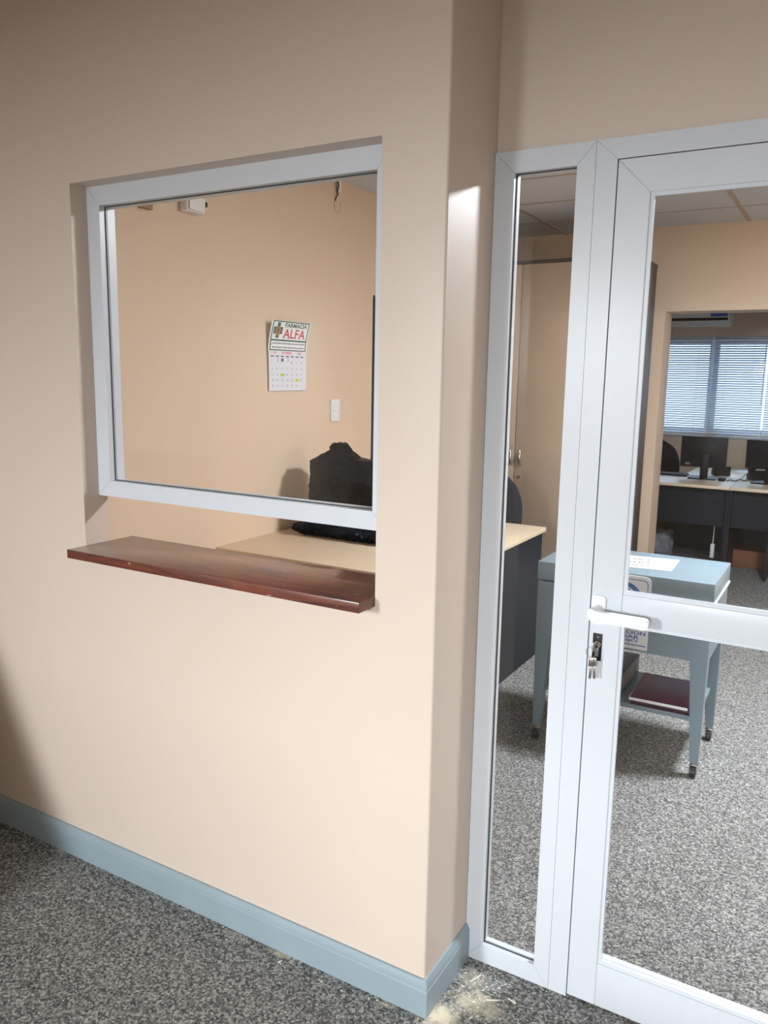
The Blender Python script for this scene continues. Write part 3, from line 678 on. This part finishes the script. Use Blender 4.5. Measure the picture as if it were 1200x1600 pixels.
for s, z, wd_ in (('OBLIGACION', 0.5590, 0.190), ('DE USAR', 0.5410, 0.142), ('BARBIJO', 0.5230, 0.132)):
    add_bm(lt, flat_text(lambda a, b, o: (a, yo_-o, b), s, 0.048-wd_/2, z, 0.0150, wd_, 0.0002, 0.022))
part('lettering', lt, 'blue_print', sg)
# things on the cart's lower shelf
bn = thing('archive_binder', 'charcoal lever arch binder lying on the lower shelf of the cart', 'binder', (-0.08, 1.93, 0.2505))
bx0, bx1, by0, by1, bz = -0.16, 0.040, 1.70, 2.06, 0.2505
part('cover', add_box(bm_new(), bx0, bx1, by0, by1, bz, bz+0.085, bev=0.003), 'binder', bn)
part('spine_label', box(bx1, bx1+0.001, by0+0.06, by1-0.10, bz+0.014, bz+0.066), 'binder_label', bn)
part('finger_ring', ring2([(bx1+0.001, 0)]*3, [(bx1, 0)]*3, 0, 0) if False else add_tube(bm_new(), [(bx1+0.0015, by1-0.055+0.012*math.cos(a), bz+0.042+0.012*math.sin(a)) for a in [2*math.pi*i/20 for i in range(20)]], 0.0022, 6, close=True), 'chrome', bn)
def folder(z0, z1, x0, x1, y0, y1, rot, label):
    cx_, cy_ = (x0+x1)/2, (y0+y1)/2
    t = thing('document_folder', label, 'folder', (cx_, cy_, z0), rot, 'maroon folders on the cart shelf')
    def lo(bm): return bm
    hx_, hy_ = (x1-x0)/2, (y1-y0)/2; hh = z1-z0
    cv = bm_new(); add_box(cv, -hx_, hx_, -hy_, hy_, 0, 0.0025, bev=0.0008); add_box(cv, -hx_, hx_, -hy_, hy_, hh-0.0025, hh, bev=0.0008); add_box(cv, hx_-0.003, hx_, -hy_, hy_, 0.0025, hh-0.0025)
    part('cover', cv, 'maroon', t, local=True)
    part('papers', box(-hx_-0.004 if z0 > 0.26 else -hx_+0.03, hx_-0.008, -hy_+(0.004 if z0 > 0.26 else 0.03), hy_-0.008, 0.003, hh-0.003), 'paper', t, local=True)
folder(0.2505, 0.268, 0.095, 0.335, 1.662, 1.985, 0.0, 'lower maroon folder on the cart shelf, resting on the metal')
folder(0.2685, 0.287, 0.092, 0.328, 1.652, 1.970, 0.025, 'upper maroon folder with papers inside, topmost on the cart shelf')

# ------------------------------------------------------------------ far office
def office_desk(x0, x1, depth_right, label):
    t = thing('office_desk', label, 'desk', ((x0+x1)/2, 5.7, 0), 0, 'maple topped desks in the far office')
    bm = bm_new(); add_box(bm, x0, x1, 5.345, 6.10, 0.715, 0.74, bev=0.002)
    part('worktop', bm, 'maple', t)
    if depth_right: part('return_top', box(depth_right[0], depth_right[1], 6.102, 6.98, 0.715, 0.74, bev=0.002), 'maple', t); part('return_panel', box(depth_right[0]+0.02, depth_right[1]-0.02, 6.94, 6.96, 0.005, 0.715), 'navy', t)
    part('modesty_panel', box(x0+0.02, x1-0.02, 5.42, 5.438, 0.40, 0.715), 'navy', t)
    part('under_desk_shade', box(x0+0.021, x1-0.021, 6.05, 6.068, 0.06, 0.714), 'navy', t)  # added dark sheet that makes the space under the desk look shaded
    for x in (x0, x1-0.02): part('side_panel', box(x, x+0.02, 5.36, 6.08, 0.004, 0.715), 'navy', t)
    return t
office_desk(-1.35, -0.026, (-0.50, -0.03), 'maple topped desk with navy panels under the left monitor')
office_desk(-0.024, 0.30, (-0.02, 0.30), 'maple topped desk with navy panels under the right monitor')
def monitor(loc, rotz, label, w_=0.40, z0=0.09, z1=0.36, tilt=0.0):
    t = thing('computer_monitor', label, 'monitor', loc, rotz, 'black computer monitors')
    def tl(bm): bm.transform(Matrix.Translation((0, 0, z0)) @ Matrix.Rotation(tilt, 4, 'X') @ Matrix.Translation((0, 0, -z0))); return bm
    bk = tl(add_box(bm_new(), -w_/2, w_/2, -0.012, 0.018, z0, z1, bev=0.004)); add_bm(bk, tl(add_box(bm_new(), -w_*0.3, w_*0.3, -0.016, -0.0122, z0+0.06, z1-0.05, bev=0.0015)))
    cs = part('housing', bk, 'black_plastic', t, local=True)
    part('screen', tl(box(-w_/2+0.012, w_/2-0.012, 0.0185, 0.0195, z0+0.02, z1-0.012)), 'navy', t, local=True)
    part('stand', add_box(bm_new(), -0.018, 0.048, -0.03, -0.0125, 0.012, z0+0.12, bev=0.004), 'black_plastic', t, local=True)
    part('base', add_box(bm_new(), -0.11, 0.12, -0.09, 0.09, 0.0, 0.012, bev=0.004), 'black_plastic', t, local=True)
    return t, cs
m1, c1 = monitor((-0.315, 5.82, 0.7402), math.radians(4), 'black monitor seen from behind, nearest the left jamb of the opening', 0.375, 0.10, 0.365)
part('sticker', box(-0.145, -0.105, -0.0128, -0.0122, 0.118, 0.138), 'grey_print', c1, 'small pale sticker', local=True)
m2, c2 = monitor((0.205, 5.80, 0.7402), math.radians(-6), 'black monitor seen from behind, cut off by the right edge of the photo', 0.36, 0.12, 0.362, math.radians(4))
part('label_plate', add_box(bm_new(), -0.05, 0.06, -0.0235, -0.0215, 0.255, 0.275), 'grey_print', c2, 'pale label', local=True)
office_chair((-0.87, 6.37, 0), math.radians(-8), 'black fabric office chair behind the left monitor in the far office', top=1.0)
kbd = thing('keyboard', 'black computer keyboard on the far office desk', 'keyboard', (-0.60, 5.93, 0.7402))
part('body', box(-0.75, -0.45, 5.87, 6.0, 0.7402, 0.757, bev=0.003), 'black_plastic', kbd)
kk = bm_new()
for r in range(4):
    for c in range(14): add_box(kk, -0.742+c*0.0207, -0.742+c*0.0207+0.017, 5.88+r*0.028, 5.88+r*0.028+0.022, 0.757, 0.761)
part('keys', kk, 'navy', kbd)
def phone(loc, label):
    t = thing('desk_telephone', label, 'telephone', loc, 0.3, 'dark desk telephones')
    part('body', add_poly_prism(bm_new(), [(-0.07, 0), (0.07, 0), (0.07, 0.03), (-0.03, 0.085), (-0.07, 0.085)], 'x', -0.07, 0.07), 'black_plastic', t, local=True)
    part('handset', add_tube(bm_new(), [(-0.045, -0.06, 0.10), (-0.045, -0.03, 0.115), (-0.045, 0.03, 0.105), (-0.045, 0.07, 0.07)], [0.022, 0.016, 0.016, 0.022], 12), 'black_plastic', t, local=True)
    return t
phone((-0.215, 6.22, 0.7402), 'dark desk telephone just right of the left monitor stand')
phone((0.10, 6.06, 0.7402), 'dark desk telephone just left of the right monitor')
solo('desk_paper', box(-0.13, 0.08, 6.55, 6.85, 0.7403, 0.7412), 'paper', 'white paper sheet lying at the back of the far office desk', 'paper')
solo('computer_mouse', add_box(bm_new(), -0.175, -0.115, 5.73, 5.83, 0.7402, 0.768, bev=0.012, seg=3), 'black_plastic', 'dark mouse on the desk at the foot of the left monitor', 'computer mouse')
solo('desk_cable', add_tube(bm_new(), [(-0.10+0.20*i/20, 5.75+0.05*math.sin(i*0.9)+0.012*i, 0.7445+0.004*abs(math.sin(i*0.5))) for i in range(21)], 0.004, 6), 'black_plastic', 'loose dark cable lying on the desk between the two monitors', 'cable')
cbx = thing('storage_carton', 'brown cardboard carton on the floor under the far desk', 'carton', (0.13, 5.9, 0))
part('body', box(-0.005, 0.276, 5.78, 6.05, 0.001, 0.15, bev=0.002), 'box_brown', cbx)
fl = bm_new(); add_box(fl, -0.006, 0.134, 5.779, 6.051, 0.1505, 0.153); add_box(fl, 0.136, 0.277, 5.779, 6.051, 0.1505, 0.153); part('flap', fl, 'box_brown', cbx)
ps = thing('power_strip', 'white power strip hanging under the left far desk', 'power strip', (-0.145, 5.60, 0.09))
part('body', add_box(bm_new(), -0.165, -0.133, 5.585, 5.615, 0.095, 0.215, bev=0.004), 'white_plastic', ps)
part('cord', add_tube(bm_new(), [(-0.149, 5.60, 0.213), (-0.147, 5.60, 0.40), (-0.148, 5.60, 0.7145)], 0.004, 8), 'white_plastic', ps)
bu = bm_new(); bmesh.ops.create_icosphere(bu, subdivisions=4, radius=1.0)
for v in bu.verts:
    n_ = noise.fractal(v.co*1.6, 1.0, 2.0, 4); v.co *= 1+0.35*n_; v.co = Vector((-0.60+v.co.x*0.12, 5.75+v.co.y*0.12, max(0.001, 0.13+v.co.z*0.14)))
solo('cloth_bundle', bu, 'bundle', 'grey cloth bundle on the floor under the left far desk', 'bundle', ang=180)

def blind(x0, x1, zt, zb, label, wand_x=None):
    t = thing('venetian_blind', label, 'blind', ((x0+x1)/2, FY-0.04, zb), 0, 'venetian blinds on the far window')
    yb = FY-0.045
    part('headrail', box(x0, x1, yb-0.02, yb+0.02, zt-0.03, zt+0.01, bev=0.002), 'blind', t)
    sl = bm_new(); z = zt-0.045; pitch = 0.0225; tilt = math.radians(37)
    while z > zb+0.03:
        A, B = [], []
        for k in range(4):
            s = (k/3-0.5)*0.025; yy = yb+s*math.cos(tilt); zz = z+s*math.sin(tilt)+0.0018*(1-(2*k/3-1)**2)
            A.append((sl.verts.new((x0+0.004, yy, zz)), sl.verts.new((x1-0.004, yy, zz)))); B.append((sl.verts.new((x0+0.004, yy, zz-0.0006)), sl.verts.new((x1-0.004, yy, zz-0.0006))))
        for k in range(3):
            sl.faces.new((A[k][0], A[k][1], A[k+1][1], A[k+1][0])); sl.faces.new((B[k][0], B[k+1][0], B[k+1][1], B[k][1]))
        sl.faces.new((A[0][0], B[0][0], B[0][1], A[0][1])); sl.faces.new((A[3][0], A[3][1], B[3][1], B[3][0]))
        z -= pitch
    bmesh.ops.recalc_face_normals(sl, faces=sl.faces)
    part('slats', sl, 'blind', t)
    part('bottom_rail', box(x0+0.002, x1-0.002, yb-0.014, yb+0.014, zb, zb+0.022, bev=0.003), 'blind', t)
    for x in (x0+0.12, x1-0.12): part('ladder_cord', add_tube(bm_new(), [(x, yb-0.0145, zt-0.03), (x, yb-0.0145, zb+0.01)], 0.0012, 6), 'blind', t)
    if wand_x is not None: part('tilt_wand', add_tube(bm_new(), [(wand_x, yb-0.03, zt-0.02), (wand_x, yb-0.032, 1.36)], 0.004, 8), 'white_plastic', t)
blind(-1.62, -0.500, 2.01, 1.02, 'venetian blind on the left part of the far window')
blind(-0.478, 0.005, 2.01, 1.02, 'venetian blind beside the mullion, with a tilt wand', -0.01)
blind(0.014, 0.62, 2.01, 1.02, 'venetian blind at the right edge of the photo')
ac = thing('air_conditioner', 'white wall mounted air conditioner above the far window', 'air conditioner', (-0.74, FY-0.1, 2.115))
part('body', add_poly_prism(bm_new(), [(FY, 2.115), (FY-0.14, 2.115), (FY-0.19, 2.16), (FY-0.19, 2.38), (FY-0.17, 2.40), (FY, 2.40)], 'x', -1.15, -0.335), 'white_plastic', ac)
part('outlet_slot', box(-1.13, -0.36, FY-0.1915, FY-0.1903, 2.163, 2.190), 'black_plastic', ac)
part('energy_label', box(-0.52, -0.365, FY-0.1915, FY-0.1903, 2.20, 2.262), 'blue_label', ac, 'blue energy label')

# ------------------------------------------------------------------ plaster crumbs by the door
random.seed(11); cr = bm_new()
for i in range(60):
    if i < 42: x, y = random.gauss(0.10, 0.07), random.gauss(0.12, 0.07)
    else: x, y = random.uniform(-0.75, 0.0), random.gauss(-0.035, 0.012)
    if x < 0.02 and y > -0.016: continue
    if y > D-0.01 or x < 0.02 and i < 42: continue
    s = random.uniform(0.0008, 0.002); a = random.uniform(0, 3.14); L_ = s*random.uniform(1, 3)
    b = box(-L_, L_, -s, s, 0.0006, 0.0006+s, bev=s*0.2, seg=1); b.transform(Matrix.Translation((x, y, 0)) @ Matrix.Rotation(a, 4, 'Z')); add_bm(cr, b)
for (x, y, a, L_) in ((0.063, 0.177, 1.2, 0.02), (0.13, 0.13, 0.5, 0.016), (0.175, 0.155, -0.2, 0.012)):
    b = box(-L_, L_, -0.0016, 0.0016, 0.0006, 0.0035); b.transform(Matrix.Translation((x, y, 0)) @ Matrix.Rotation(a, 4, 'Z')); add_bm(cr, b)
solo('plaster_crumbs', cr, 'dust', 'white plaster crumbs scattered on the carpet by the wall corner', 'debris', kind='stuff')
